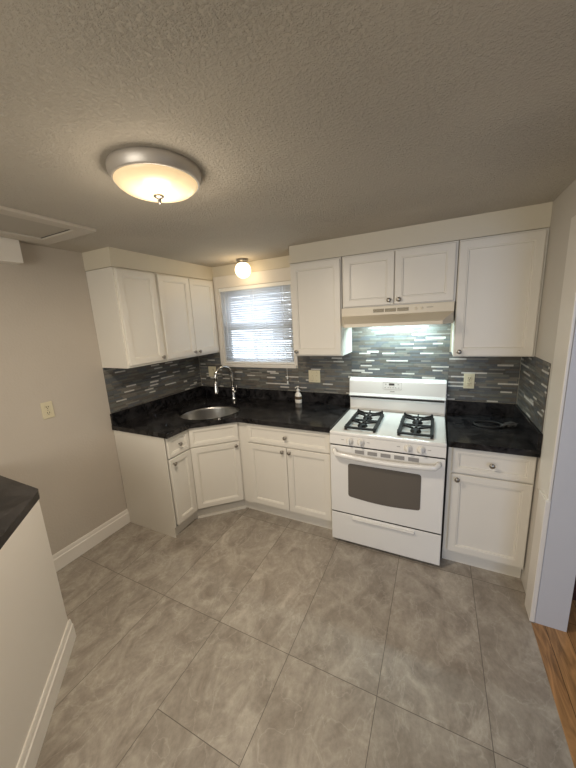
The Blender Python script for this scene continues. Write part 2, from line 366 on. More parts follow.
# painted jamb lining of the doorway
bx('trim_1', (W+.001, 3.118, -.868, -.86, .002, 2.08), 'jamb', kind=S_)
# casing beside the doorway; its lower piece is thicker
bm = B(); box(bm, W-.014, W, -.866, -.69, .72, 2.10, bev=.004); box(bm, W-.024, W, -.872, -.76, .003, .745, bev=.004)
obj('trim_2', bm, 'trim', kind=S_)
bx('trim_3', (W-.014, W, -2.45, -.866, 2.08, 2.17), 'trim', kind=S_, bev=.003)
# soffits above the wall cabinets
ZT = 2.143; ZB = 1.403
bx('trim_4', (0, .31, -1.122, 0, ZT+.003, H), 'soffit', kind=S_)
bx('trim_5', (1.338, W, -.31, 0, ZT+.003, H), 'soffit', kind=S_)
bx('trim_6', (0, .078, -3.0, -1.549, 2.136, H), 'base', kind=S_)
# baseboards with a moulded top edge
def baseprof(h=.125): return [(0, 0), (0, h), (-.006, h), (-.009, h-.012), (-.010, h-.03), (-.015, h-.036), (-.016, 0)]
bm = B(); prism_x(bm, baseprof(.13), 0, .83)
o = obj('baseboard_left', bm, 'base', kind=S_); o.location = (0, -1.95, 0); o.rotation_euler = (0, 0, R(90))

# window: casing, sill, sashes, glass
t = thing('window_1', 'white double-hung window above the sink, between the wall cabinets', 'window'); t['kind'] = S_
bm = B()
cw = .05
box(bm, wx0-cw, wx0, -.016, 0, wz0-.0, wz1+.115, bev=.003)
box(bm, wx1, wx1+.03, -.016, 0, wz0-.0, wz1+.115, bev=.003)
box(bm, wx0, wx1, -.016, 0, wz1, wz1+.115, bev=.003)
for a in ((wx0, wx0+.012, 0, .118, wz0, wz1), (wx1-.012, wx1, 0, .118, wz0, wz1), (wx0, wx1, 0, .118, wz1-.012, wz1)): box(bm, *a)
obj('window_frame', bm, 'trim', t)
bx('window_sill', (wx0-.02, wx1+.02, -.03, .06, wz0-.022, wz0+.012), 'base', t, bev=.004)
zm = 1.665
def sash(y, z0, z1, nm):
    bm = B(); a, c = wx0+.014, wx1-.014
    box(bm, a, a+.045, y, y+.03, z0, z1); box(bm, c-.045, c, y, y+.03, z0, z1)
    box(bm, a+.045, c-.045, y, y+.03, z0, z0+.045); box(bm, a+.045, c-.045, y, y+.03, z1-.045, z1)
    s = obj('sash', bm, 'pvc', t)
    bx('pane', (a+.045, c-.045, y+.012, y+.016, z0+.045, z1-.045), 'glass', s)
sash(.055, wz0+.013, zm+.02, 'l'); sash(.086, zm-.02, wz1-.012, 'u')

# venetian blind
bl = thing('venetian_blind', 'white venetian blind hanging in the window above the sink', 'blind', (0, 0, 0))
bm = B()
z = wz1-.045; k = 0; bx0, bx1 = wx0+.004, wx1-.004
while z > wz0+.04:
    n = 4; tilt = R(-47)
    pts = []
    for i in range(n+1):
        s = (i/n-.5)*.0275; h = .0022*(1-(2*i/n-1)**2)
        pts.append((.008 + s*math.cos(tilt)-h*math.sin(tilt), z + s*math.sin(tilt)+h*math.cos(tilt)))
    sag = random.uniform(-.002, .002)
    lo = [bm.verts.new((bx0, y, zz)) for y, zz in pts]; hi = [bm.verts.new((bx1, y, zz+sag)) for y, zz in pts]
    for i in range(n):
        f = bm.faces.new((lo[i], hi[i], hi[i+1], lo[i+1])); f.smooth = True
    z -= .0225; k += 1
o = obj('slats', bm, 'slat', bl)
sm = o.modifiers.new('thickness', 'SOLIDIFY'); sm.thickness = .0006
bx('headrail', (bx0, bx1, -.010, .026, wz1-.036, wz1-.001), 'pvc', bl, bev=.002)
bx('bottom_rail', (bx0, bx1, -.006, .022, wz0+.014, wz0+.034), 'pvc', bl, bev=.003)
for x in (wx0+.11, (wx0+wx1)/2, wx1-.11):
    bm = B(); tube(bm, [(x, -.006, wz1-.035), (x, -.006, wz0+.03)], .0012, 6); obj('ladder_cord', bm, 'pvc', bl)
bm = B(); tube(bm, [(1.125, -.012, 2.03), (1.128, -.02, 1.95), (1.13, -.036, 1.6), (1.13, -.037, 1.2), (1.13, -.034, 1.13)], .0018, 6)
pc = obj('pull_cord', bm, 'pvc', bl)
for zz in (1.155, 1.105):
    bm = B(); lathe(bm, [(.001, .02), (.006, .014), (.009, -.008), (.006, -.014), (0, -.015)], 12, (1.13, -.035, zz)); obj('tassel', bm, 'pvc', pc)
bm = B(); tube(bm, [(wx0+.075, -.014, wz1-.03), (wx0+.08, -.018, 1.42)], .0026, 6); obj('tilt_wand', bm, 'pvc', bl)

# outside
bx('ground_outside', (-8, 12, .9, 14, -.7, -.6), 'concrete', kind=S_)
nh = thing('house', 'pale house seen through the slats of the sink window', 'house', (-1.5, 7, -.6))
bx('wall', (-2.2, 1.6, 0, 3, 0, 4.0), 'siding', nh)
bm = B(); prism_x(bm, [(-.3, 3.95), (1.5, 5.1), (3.3, 3.95)], -2.4, 1.8); obj('roof', bm, 'grey', nh)
for x in (-1.4, .3):
    f = bx('window', (x, x+.8, -.03, 0, 1.6, 2.9), 'pvc', nh); bx('pane', (x+.07, x+.73, -.04, -.03, 1.67, 2.83), 'ovenglass', f)

# ------------------------------------------------------------------ mosaic backsplashes
def mosaic(name, length, z0, z1, label, loc, rz, seed, holes=()):
    """strips in local x (0..length), facing -y"""
    rnd = random.Random(seed); bm = B(); g = .0016
    box(bm, 0, length, -.004, 0, z0, z1, mi=7)
    z = z1; row = 0; hs = [.0175, .0125, .0175, .0125, .0190, .0125, .0150]
    while z > z0+.006:
        h = hs[row % len(hs)]; zl = max(z-h, z0); x = -rnd.uniform(0, .1)
        thin = h < .014
        while x < length:
            w = rnd.choice((.048, .072, .098, .098, .098, .14)) if not thin else rnd.choice((.072, .098, .098, .14))
            a, c = max(x, 0)+g/2, min(x+w, length)-g/2
            if c-a > .004:
                q = rnd.random()
                if thin: mi = 5 if (q < .26 and w < .11) else (6 if q < .29 else rnd.choice((0, 1, 2, 2, 3, 4)))
                else: mi = 5 if q < .015 else (rnd.choice((0, 0, 0, 1, 2, 2, 3, 4, 4)))
                d = -.006 - rnd.random()*.0012
                yk = (d, -.004)
                vs = [bm.verts.new(p) for p in ((a, yk[0], zl+g/2), (c, yk[0], zl+g/2), (c, yk[0], z-g/2), (a, yk[0], z-g/2),
                                               (a, yk[1], zl+g/2), (c, yk[1], zl+g/2), (c, yk[1], z-g/2), (a, yk[1], z-g/2))]
                for qd in ((0, 1, 2, 3), (0, 4, 5, 1), (1, 5, 6, 2), (2, 6, 7, 3), (3, 7, 4, 0)):
                    f = bm.faces.new([vs[i] for i in qd]); f.material_index = mi
            x += w
        z -= h; row += 1
    o = obj(name, bm, ['m_slate', 'm_dark', 'm_brown', 'm_taupe', 'm_green', 'm_white', 'm_pale', 'm_grout'])
    o.location = loc; o.rotation_euler = (0, 0, rz)
    return tag(o, label, 'backsplash')
# a strip mosaic on the three walls; the middle one runs higher behind the range
ZS = 1.018
zw = wz0-.024
mosaic('mosaic_backsplash', wx0-.05-.008, ZS, ZB-.003, 'narrow grey strip mosaic in the corner left of the sink window', (.008, 0, 0), 0, 13)
mosaic('mosaic_backsplash', wx1+.03-wx0+.05, ZS, zw, 'low grey strip mosaic directly below the sink window', (wx0-.05, 0, 0), 0, 3)
mosaic('mosaic_backsplash', 1.757-(wx1+.030), ZS, ZB-.003, 'grey strip mosaic with double switch plate, left of the range', (wx1+.030, 0, 0), 0, 4)
mosaic('mosaic_backsplash', .765, .93, 1.626, 'grey strip mosaic lit by the hood lamp behind the range', (1.757, -.0006, 0), 0, 5)
mosaic('mosaic_backsplash', W-2.522-.008, ZS, ZB-.003, 'grey strip mosaic with one outlet, right of the range', (2.522, 0, 0), 0, 6)
mosaic('mosaic_backsplash', 1.118-.008, ZS, ZB-.003, 'dark strip mosaic on the left wall under three cabinet doors', (0, -1.118, 0), R(90), 8)
mosaic('mosaic_backsplash', .615-.008, ZS, ZB+.002, 'dark strip mosaic on the short right wall beside the doorway', (W, -.008, 0), R(-90), 9)

# ------------------------------------------------------------------ cabinets
def shaker(name, w, h, parent, loc, knob=None, fr=.044, knobname='knob', rail=None):
    """door lying in local x 0..w, z 0..h, front towards -y, thickness .02; shaker frame with bevelled recess"""
    bm = B(); T = .020; rail = rail or fr
    box(bm, 0, w, -T, 0, 0, h)
    bm.faces.ensure_lookup_table()
    f = min(bm.faces, key=lambda q: q.calc_center_median().y)
    def ring(pts): return [bm.verts.new(p) for p in pts]
    outer = sorted(f.verts, key=lambda v: math.atan2(v.co.z-h/2, v.co.x-w/2))
    bm.faces.remove(f)
    e = .003
    def rect(ix, iz, y): return sorted(ring([(ix, y, iz), (w-ix, y, iz), (w-ix, y, h-iz), (ix, y, h-iz)]), key=lambda v: math.atan2(v.co.z-h/2, v.co.x-w/2))
    for v in outer: v.co.y += e
    loops = [outer, rect(e, e, -T), rect(fr, rail, -T), rect(fr+.003, rail+.003, -T+.003), rect(fr+.008, rail+.008, -T+.003), rect(fr+.012, rail+.012, -T+.012)]
    for a, c in zip(loops, loops[1:]):
        for i in range(4): bm.faces.new((a[i], a[(i+1) % 4], c[(i+1) % 4], c[i]))
    bm.faces.new(loops[-1])
    d = obj(name, bm, 'cab', parent); d.location = loc
    if knob:
        bm = B(); lathe(bm, [(.007, 0), (.005, .004), (.0045, .012), (.009, .016), (.0155, .021), (.0150, .026), (.009, .030), (0, .031)], 20, (knob[0], -T, knob[1]), 'Y')
        obj('knob', bm, 'nickel', d, 'small round nickel knob')
    return d
def wall_cab(label, loc, rz, w, h, doors, group=None, name='wall_cabinet', reveal=.018):
    t = thing(name, label, 'cabinet', loc, rz, group)
    bm = B(); box(bm, .001, w-.001, .02, .328, 0, h, bev=.0015)
    obj('body', bm, 'cab', t)
    for (x0, x1, kx) in doors:
        kn = None
        if kx == 'r': kn = (x1-x0-.030, .030)
        elif kx == 'l': kn = (.030, .030)
        shaker('door', x1-x0, h-reveal-.012, t, (x0, .02, reveal), kn)
    return t
hh = ZT-ZB
# local frame: x along the face, -y the front; origin at face-front-left, so depth .33 behind
wall_cab('white shaker wall cabinet with one door, at the open end of the left wall', (.33, -1.122, ZB), R(90), .3665, hh, [(.014, .356, 'r')])
wall_cab('white shaker wall cabinet with two doors, left wall beside the window', (.33, -.7545, ZB), R(90), .753, hh, [(.018, .374, 'r'), (.380, .722, 'l')])
wall_cab('white shaker wall cabinet with one tall door, right of the window', (1.338, -.33, ZB), 0, .425, hh, [(.012, .418, 'l')], reveal=.01)
wall_cab('short white shaker wall cabinet with two doors, above the range hood', (1.768, -.33, 1.768), 0, .762, ZT-1.768, [(.014, .374, 'r'), (.380, .748, 'l')], reveal=.008)
t = wall_cab('large white shaker wall cabinet with one door, right of the range hood', (2.532, -.33, ZB), 0, .438, hh, [(.004, .434, 'l')], reveal=.006)
bx('filler_strip', (.437, .449, .022, .328, .0, hh), 'cab', t)

def base_body(t, w, d=.585, panel=True):
    bm = B(); box(bm, 0.001, w-.001, .02, .02+d, .10, .874, bev=.0015); obj('body', bm, 'cab', t)
    bm = B(); box(bm, 0.001, w-.001, .062, .02+d, 0, .10); obj('toe_kick', bm, 'cab', t)
# narrow left base cabinet: face towards +x
ye, al, ab = -1.118, -.880, .907
t = thing('base_cabinet', 'narrow white base cabinet with one drawer and door, at the end of the left run', 'cabinet', (.61, ye, 0), R(90))
w = al-ye
base_body(t, w)
bx('end_panel', (-.004, .001, .04, .605, .0, .874), 'cab', t)
bx('end_panel', (-.004, .016, .02, .04, .10, .874), 'cab', t)
shaker('drawer', w-.016, .165, t, (.008, .02, .700), ((w-.016)/2, .0825), fr=.028)
shaker('door', w-.016, .565, t, (.008, .02, .123), (.032, .525), fr=.042)
# corner sink cabinet with a diagonal face (open inside for the basin)
t = thing('corner_sink_cabinet', 'white corner base cabinet with diagonal face under the sink', 'cabinet')
bm = B()
p1, p2 = Vector((.585, al+.001)), Vector((ab-.001, -.585))
dr = (p2-p1).normalized(); nm = Vector((dr.y, -dr.x))
out = [Vector((.01, -.01)), Vector((.01, al+.001)), p1, p2, Vector((ab-.001, -.01))]
def wallseg(a, c, z0, z1, th=.016, side=1):
    d = (c-a).normalized(); n = Vector((-d.y, d.x))*th*side
    prism(bm, [a, c, c+n, a+n], z0, z1)
wallseg(out[0], out[1], .1, .874); wallseg(out[1], out[2], .1, .874); wallseg(out[2], out[3], .1, .874); wallseg(out[3], out[4], .1, .874); wallseg(out[4], out[0], .1, .874)
prism(bm, out, .10, .116)
obj('body', bm, 'cab', t)
bm = B(); q1, q2 = p1-nm*.045, p2-nm*.045
prism(bm, [(.03, -.03), (.03, al+.002), (q1.x-.012, al+.002), q1, q2, (ab-.002, q2.y+.012), (ab-.002, -.03)], 0, .10)
obj('toe_kick', bm, 'cab', t)
bm = B(); e0, e1 = q1+nm*.012, q2+nm*.012
prism(bm, [q1, e0, e1, q2], 0, .022); obj('shoe_moulding', bm, 'cab', t)
fw = (p2-p1).length
rz = math.atan2(dr.y, dr.x)
for nm_, h, z0, kn, fr in (('drawer_front', .165, .700, None, .030), ('door', .565, .123, (fw-.028-.03, .535), .044)):
    d = shaker(nm_, fw-.028, h, t, (0, 0, 0), kn, fr=fr)
    o0 = p1+dr*.014; d.location = (o0.x, o0.y, z0); d.rotation_euler = (0, 0, rz)
# middle cabinet with the filler beside the corner
t = thing('base_cabinet', 'wide white base cabinet with one long drawer over two doors, left of the range', 'cabinet', (ab+.001, -.61, 0))
w = 1.752-ab-.002
base_body(t, w)
xm = .998-ab
shaker('drawer', w-xm-.012, .165, t, (xm, .02, .700), ((w-xm-.012)/2, .0825), fr=.030)
dw = (w-xm-.012-.004)/2
shaker('door', dw, .565, t, (xm, .02, .123), (dw-.03, .535))
shaker('door', dw, .565, t, (xm+dw+.004, .02, .123), (.03, .535))
# right cabinet
t = thing('base_cabinet', 'white base cabinet with one drawer and one door, right of the range', 'cabinet', (2.526, -.61, 0))
base_body(t, .454)
shaker('drawer', .420, .165, t, (.026, .02, .700), (.21, .0825), fr=.030)
shaker('door', .420, .565, t, (.026, .02, .123), (.032, .535))

# ------------------------------------------------------------------ worktops
CT0, CT1 = .876, .914
def slab(bm, outer, hole=None, z0=CT0, z1=CT1, c=.004):
    vo = [bm.verts.new((x, y, z1)) for x, y in outer]; es = [bm.edges.new((vo[i], vo[(i+1) % len(vo)])) for i in range(len(vo))]
    if hole:
        vh = [bm.verts.new((x, y, z1)) for x, y in hole]; es += [bm.edges.new((vh[i], vh[(i+1) % len(vh)])) for i in range(len(vh))]
    r = bmesh.ops.triangle_fill(bm, edges=es, use_beauty=True)
    fs = [g for g in r['geom'] if isinstance(g, bmesh.types.BMFace)]
    ex = bmesh.ops.extrude_face_region(bm, geom=fs)
    vs = [g for g in ex['geom'] if isinstance(g, bmesh.types.BMVert)]
    bmesh.ops.translate(bm, vec=(0, 0, z0-z1), verts=vs)
    bmesh.ops.recalc_face_normals(bm, faces=bm.faces)
sc_ = Vector((.545, -.520)); ra, rb = .285, .268     # sink centre and half axes (along / across the diagonal)
d1, d2 = Vector((.7071, .7071)), Vector((.7071, -.7071))
def oval(ka, kb, n=48): return [tuple(sc_ + d1*ka*math.cos(2*math.pi*i/n) + d2*kb*math.sin(2*math.pi*i/n)) for i in range(n)]
t = thing('countertop', 'black granite L-shaped countertop around the sink corner', 'countertop')
bm = B()
slab(bm, [(.002, -.002), (.002, ye-.012), (.635, ye-.012), (.635, -.895), (.918, -.635), (1.753, -.635), (1.753, -.002)], oval(ra, rb))
obj('slab', bm, 'granite', t)
bm = B(); box(bm, .002, .022, ye-.01, -.002, CT1, ZS-.002, bev=.002); box(bm, .022, 1.753, -.022, -.002, CT1, ZS-.002, bev=.002)
obj('upstand', bm, 'granite', t)
t = thing('countertop', 'small black granite countertop right of the range', 'countertop')
bm = B(); slab(bm, [(2.524, -.002), (2.524, -.635), (W-.002, -.635), (W-.002, -.002)]); obj('slab', bm, 'granite', t)
bm = B(); box(bm, 2.524, W-.022, -.022, -.002, CT1, ZS-.002, bev=.002); box(bm, W-.022, W-.002, -.635, -.002, CT1, ZS-.002, bev=.002)
obj('upstand', bm, 'granite', t)
# sink basin
t = thing('sink', 'oval stainless steel undermount sink in the corner countertop', 'sink', (sc_.x, sc_.y, CT0))
bm = B()
def oring(k, z, add=0): return [bm.verts.new((*(d1*(ra*k+add)*math.cos(2*math.pi*i/48) + d2*(rb*k+add)*math.sin(2*math.pi*i/48)), z)) for i in range(48)]
rg = [oring(1, -.001, .018), oring(1, -.001, .004), oring(1, -.02, .002), oring(.97, -.11), oring(.93, -.145), oring(.84, -.165), oring(.6, -.172), oring(.16, -.176)]
for a, c in zip(rg, rg[1:]):
    for i in range(48):
        f = bm.faces.new((a[i], a[(i+1) % 48], c[(i+1) % 48], c[i])); f.smooth = True
bm.faces.new(rg[-1])
o = obj('basin', bm, 'steel', t); sm = o.modifiers.new('t', 'SOLIDIFY'); sm.thickness = .0015; sm.offset = -1
bm = B(); lathe(bm, [(.044, 0), (.044, .003), (.036, .004), (.032, .001), (0, .001)], 28, (0, 0, -.175)); obj('drain', bm, 'chrome', t)
# faucet
fb = Vector((.512, -.095)); fd = Vector((-.38, -.925)).normalized()
t = thing('faucet', 'tall brushed gooseneck faucet behind the sink', 'faucet', (fb.x, fb.y, CT1), math.atan2(fd.y, fd.x))
bm = B(); lathe(bm, [(.027, 0), (.027, .006), (.022, .012), (.019, .03), (.019, .085), (.016, .10), (.0145, .13)], 28); obj('base', bm, 'chrome', t)
bm = B(); rr_ = .096; zc = .262
path = [(0, 0, .11), (0, 0, .20), (0, 0, zc)]+[(rr_-rr_*math.cos(R(a)), 0, zc+rr_*math.sin(R(a))) for a in range(12, 181, 12)]+[(2*rr_+.004, 0, zc-.05)]
tube(bm, path, .0125, 14); obj('spout', bm, 'chrome', t)
bm = B(); hv = lathe(bm, [(.015, 0), (.017, -.02), (.019, -.06), (.025, -.10), (.027, -.115), (.022, -.118), (0, -.118)], 24, (2*rr_+.004, 0, zc-.045)); obj('spray_head', bm, 'chrome', t)
bm = B(); v = lathe(bm, [(.015, 0), (.016, .02), (.0145, .05), (.010, .058), (0, .06)], 20, (0, 0, 0), 'X'); tf(bm, v, rotz=R(75)); tf(bm, v, loc=(.003, .012, .088)); 
h = obj('handle_hub', bm, 'chrome', t)
bm = B(); tube(bm, [(.012, .058, .088), (.02, .085, .094), (.026, .11, .115), (.03, .12, .145), (.031, .124, .17)], [.007, .0055, .005, .0045, .0045], 10); obj('lever', bm, 'chrome', h)

# ------------------------------------------------------------------ gas range
RX = 1.757; RW = .757
t = thing('gas_range', 'white freestanding gas range with four burners and oven', 'stove', (RX, -.66, 0))
# local: x 0..RW, y 0 (door front) .. .645 back
bm = B(); box(bm, .002, RW-.002, .03, .64, .05, .885, bev=.003); obj('body', bm, 'enamel', t)
bm = B()
box(bm, 0, RW, -.005, .64, .878, .906, bev=.009, seg=3)
obj('cooktop', bm, 'enamel', t)
# backguard: profile swept, rounded front top, slanted lower shelf
bm = B()
yb = .64
prof = [(yb, .90), (yb, 1.168), (yb-.008, 1.182), (yb-.03, 1.188), (yb-.055, 1.182), (yb-.072, 1.165), (yb-.080, 1.06), (yb-.088, 1.045), (yb-.095, 1.038), (yb-.060, 1.018), (yb-.052, .99), (yb-.052, .92), (yb-.075, .908)]
prism_x(bm, prof, 0, RW)
o = obj('backguard', bm, 'enamel', t)
bv = o.modifiers.new('b', 'BEVEL'); bv.width = .012; bv.segments = 3; bv.limit_method = 'ANGLE'; bv.angle_limit = R(60)
bm = B(); box(bm, .012, RW-.012, yb-.094, yb-.055, 1.020, 1.026); bk = obj('vent_slot', bm, 'dark', o)
# display
def slant(bm, x0, x1, z0, z1, off=.001, th=.002):
    # on the tilted face between (yb-.072,1.165) and (yb-.080,1.06)
    def yy(z): return yb-.072-(1.165-z)/(1.165-1.06)*.008-off
    vs = [bm.verts.new(p) for p in ((x0, yy(z0), z0), (x1, yy(z0), z0), (x1, yy(z1), z1), (x0, yy(z1), z1), (x0, yy(z0)+th, z0), (x1, yy(z0)+th, z0), (x1, yy(z1)+th, z1), (x0, yy(z1)+th, z1))]
    for q in ((0, 1, 2, 3), (7, 6, 5, 4), (0, 4, 5, 1), (1, 5, 6, 2), (2, 6, 7, 3), (3, 7, 4, 0)): bm.faces.new([vs[i] for i in q])
cx = .355
bm = B()
for a in ((cx-.070, cx+.075, 1.158, 1.160), (cx-.070, cx+.075, 1.101, 1.1025), (cx-.070, cx-.0685, 1.101, 1.16), (cx+.0735, cx+.075, 1.101, 1.16)): slant(bm, *a)
obj('panel_outline', bm, 'grey', o)
bm = B(); slant(bm, cx-.023, cx+.020, 1.135, 1.152, .0015); obj('clock_display', bm, 'clock', o)
bm = B()
bm.free()
for x, zz in [(v, 1.114) for v in (-.052, -.028, -.010, .010, .030, .054)]+[(-.048, 1.141), (.050, 1.141)]:
    bm = B(); slant(bm, cx+x-.006, cx+x+.006, zz, zz+.005); obj('button', bm, 'grey', o)
bm = B(); slant(bm, cx-.013, cx+.022, 1.083, 1.088); obj('badge', bm, 'grey', o)
# front control panel
bm = B(); prism_x(bm, [(.03, .812), (-.010, .812), (-.012, .818), (-.004, .879), (.03, .879)], .002, RW-.002)
cp = obj('control_panel', bm, 'enamel', t)
for kx in (.150, .228, .535, .612):
    bm = B(); lathe(bm, [(.026, 0), (.026, .005), (.019, .008), (.018, .020), (.015, .023), (0, .023)], 28, (0, 0, 0), 'Y')
    box(bm, -.006, .006, -.036, -.015, -.018, .018, bev=.003)
    k = obj('control_knob', bm, 'knob', cp); k.location = (kx, -.0085, .848); k.rotation_euler = (R(-7), 0, 0)
for kx in (.098, .278, .475, .660): bx('knob_marking', (kx-.010, kx+.010, -.0102, -.006, .850, .8525), 'grey', cp)
# dark strip painting the shade under the panel and vent openings in the door top
bx('gap_shade_strip', (.006, RW-.006, -.002, .03, .800, .812), 'dark', t)
# oven door with an arched window opening
dz0, dz1 = .268, .800
bm = B(); box(bm, .002, RW-.002, -.006, .028, dz0, dz1, bev=.006, seg=3); dr_ = obj('oven_door', bm, 'enamel', t)
def poly_plate(pts, y0, y1):
    bm = B(); a = [bm.verts.new((x, y0, z)) for x, z in pts]; c = [bm.verts.new((x, y1, z)) for x, z in pts]
    bm.faces.new(a); bm.faces.new(c[::-1])
    for i in range(len(pts)): bm.faces.new((a[i], c[i], c[(i+1) % len(pts)], a[(i+1) % len(pts)]))
    return bm
def winpts(x0, x1, z0, z1, r=.018, sag=.018):
    p = []
    for cx_, cz_, a0 in ((x0+r, z0+r, 180), (x1-r, z0+r, 270), (x1-r, z1-r, 0), (x0+r, z1-r, 90)):
        p += [(cx_+r*math.cos(R(a0+a)), cz_+r*math.sin(R(a0+a))) for a in (0, 30, 60, 90)]
    # bow the lower edge
    q = p[:4]+[(x0+r+(x1-x0-2*r)*i/10, z0-sag*math.sin(math.pi*i/10)) for i in range(1, 10)]+p[4:]
    return q
obj('door_window', poly_plate(winpts(.135, .620, .412, .674, sag=.016), -.0085, -.004), 'ovenglass', dr_, 'dark grey glass window')
bm = B()
for i in range(5): box(bm, .185+i*.088, .250+i*.088, -.0075, -.004, .758, .785, bev=.001)
obj('vent_louvres', bm, 'grey', dr_)
bm = B(); n = 16
pth = [(.035, -.004, .768), (.045, -.030, .765)]+[(.06+(RW-.12)*i/n, -.046-.006*math.sin(math.pi*i/n), .757-.010*math.sin(math.pi*i/n)) for i in range(n+1)]+[(RW-.045, -.030, .765), (RW-.035, -.004, .768)]
tube(bm, pth, [.016]*2+[.014]*(n+1)+[.016]*2, 14); 
for v in bm.verts: v.co.z = .751+(v.co.z-.757)*1.3
obj('handle', bm, 'enamel', dr_)
# storage drawer
bm = B(); box(bm, .002, RW-.002, -.004, .028, .026, .258, bev=.005, seg=3); dw_ = obj('storage_drawer', bm, 'enamel', t)
bm = B(); prism_x(bm, [(-.003, .246), (-.020, .243), (-.022, .236), (-.016, .226), (-.003, .222)], .165, .590); obj('handle', bm, 'enamel', dw_)
bx('gap_shade_strip', (.006, RW-.006, 0, .03, .258, .268), 'dark', t)  # dark strip painting the shade between door and drawer
for x in (.05, RW-.05):
    for y in (.045, .60):
        bm = B(); lathe(bm, [(.014, .06), (.014, .012), (.020, .010), (.020, 0)], 16, (x, y, 0)); obj('foot', bm, 'rubber', t)
# burner wells, burners and double grates
ZK = .906
for gx in (.206, .569):
    bm = B(); wx_, wy0, wy1 = .101, .055, .425
    bys = (.148, .333); wm = .240
    for by in bys: lathe(bm, [(.088, 0), (.084, .0012), (.060, .0004), (.048, .004), (.044, .004)], 40, (gx, by, ZK-.0005))
    obj('burner_well', bm, 'enamel', t)
    for by in bys:
        bm = B(); lathe(bm, [(.036, 0), (.036, .010), (.030, .012), (.030, .017), (.027, .021), (0, .022)], 28, (gx, by, ZK+.001)); obj('burner', bm, 'black', t)
    bm = B()
    def bar(a, c, r=.0055):
        a, c = Vector(a), Vector(c); d = (c-a); n_ = Vector((-d.y, d.x, 0)).normalized()*r
        vs = []
        for s, zz in ((1, -.005), (-1, -.005), (-1, .006), (1, .006)):
            vs.append((a+n_*s+Vector((0, 0, zz)), c+n_*s+Vector((0, 0, zz))))
        A = [bm.verts.new(v[0]) for v in vs]; C_ = [bm.verts.new(v[1]) for v in vs]
        bm.faces.new(A); bm.faces.new(C_[::-1])
        for i in range(4): bm.faces.new((A[i], C_[i], C_[(i+1) % 4], A[(i+1) % 4]))
    zl = ZK+.018; zt = ZK+.026
    x0, x1 = gx-wx_, gx+wx_
    for xx in (x0, x1): bar((xx, wy0, zl), (xx, wy1, zl), .011)
    for yv in (wy0, wm, wy1): bar((x0, yv, zl), (x1, yv, zl), .011)
    for by, lo_y, hi_y in ((bys[0], wy0, wm), (bys[1], wm, wy1)):
        for sx_ in (-1, 1):
            # curved arm sweeping from the frame side in to the burner
            P = [(gx+sx_*wx_, hi_y-.030, zl), (gx+sx_*.078, hi_y-.040, zt-.001), (gx+sx_*.050, by+.030, zt), (gx+sx_*.022, by+.008, zt)]
            for a, c in zip(P, P[1:]): bar(a, c, .0072)
        bar((gx, lo_y, zl), (gx, by-.018, zt), .007); bar((gx, hi_y, zl), (gx, by+.022, zt), .007)
    # raised horns on the far bar
    for sx_ in (-1, 1):
        bar((gx+sx_*(wx_-.002), wy1-.01, zl), (gx+sx_*(wx_-.006), wy1+.008, zt+.016), .007)
        bar((gx+sx_*wx_*.93, wy1, zt+.010), (gx+sx_*.045, wy1, zl+.004), .006)
        for yv in (wy0, wm, wy1): box(bm, gx+sx_*wx_-.008, gx+sx_*wx_+.008, yv-.008, yv+.008, ZK-.0005, zl)
    bar((gx, wy1-.012, zl), (gx, wy1+.006, zt+.012), .005)
    for yv in (.10, .29, .345): box(bm, x0-.014, x0-.006, yv-.006, yv+.006, zl-.004, zl+.006)
    obj('grate', bm, 'black', t, 'black cast-iron double grate')
# ------------------------------------------------------------------ range hood
t = thing('range_hood', 'almond under-cabinet range hood with slanted front above the range', 'range hood', (1.768, -.33, 1.63))
hw = .755; zt_ = .137
bm = B()
def pt(x, y, z): return bm.verts.new((x, y, z))
# rear box, band, slanted lip with mitred ends
ti = .065; yf = -.17
v = [pt(0, .328, 0), pt(0, -.004, 0), pt(ti, yf, 0), pt(hw-ti, yf, 0), pt(hw, -.004, 0), pt(hw, .328, 0),
     pt(0, .328, .004), pt(0, -.004, .022), pt(ti, yf, .022), pt(hw-ti, yf, .022), pt(hw, -.004, .022), pt(hw, .328, .004),
     pt(0, -.004, .078), pt(hw, -.004, .078), pt(0, -.004, zt_), pt(hw, -.004, zt_), pt(0, .328, zt_), pt(hw, .328, zt_)]
for q in ((1, 7, 8, 2), (2, 8, 9, 3), (3, 9, 10, 4), (7, 12, 8), (8, 12, 13, 9), (9, 13, 10), (12, 14, 15, 13), (14, 16, 17, 15), (0, 6, 7, 1), (6, 16, 14, 12, 7), (4, 10, 11, 5), (11, 10, 13, 15, 17), (0, 5, 11, 6), (6, 11, 17, 16)):
    bm.faces.new([v[i] for i in q])
# underside plate recessed
u = [pt(.012, .316, .012), pt(.012, -.006, .012), pt(ti+.006, yf+.012, .012), pt(hw-ti-.006, yf+.012, .012), pt(hw-.012, -.006, .012), pt(hw-.012, .316, .012)]
for i in range(6): bm.faces.new((v[i], v[(i+1) % 6], u[(i+1) % 6], u[i]))
bm.faces.new(u)
hb = obj('hood_body', bm, 'hood', t)
bm = B()
for i in range(3): 
    box(bm, .235+i*.083, .235+.074+i*.083, -.006, -.002, .096, .119)
vg = obj('vent_grilles', bm, 'grill', t)
bm = B()
for i in range(3):
    for j in range(5): box(bm, .237+i*.083, .235+.072+i*.083, -.0075, -.006, .099+j*.0042, .1005+j*.0042)
obj('fins', bm, 'beige', vg)
for x in (.525, .560):
    bm = B(); lathe(bm, [(.009, 0), (.009, .004), (.006, .006), (0, .006)], 16, (x, -.004, .108), 'Y'); obj('switch', bm, 'hood', t)
bx('badge', (.59, .63, -.0052, -.003, .110, .113), 'grill', t)
bx('lamp_lens', (.25, .50, .10, .20, .006, .012), 'pvc', t)
l = bpy.data.lights.new('hood_lamp', 'AREA'); l.shape = 'RECTANGLE'; l.size = .52; l.size_y = .08; l.energy = 4.6; l.color = (.72, .95, .97)
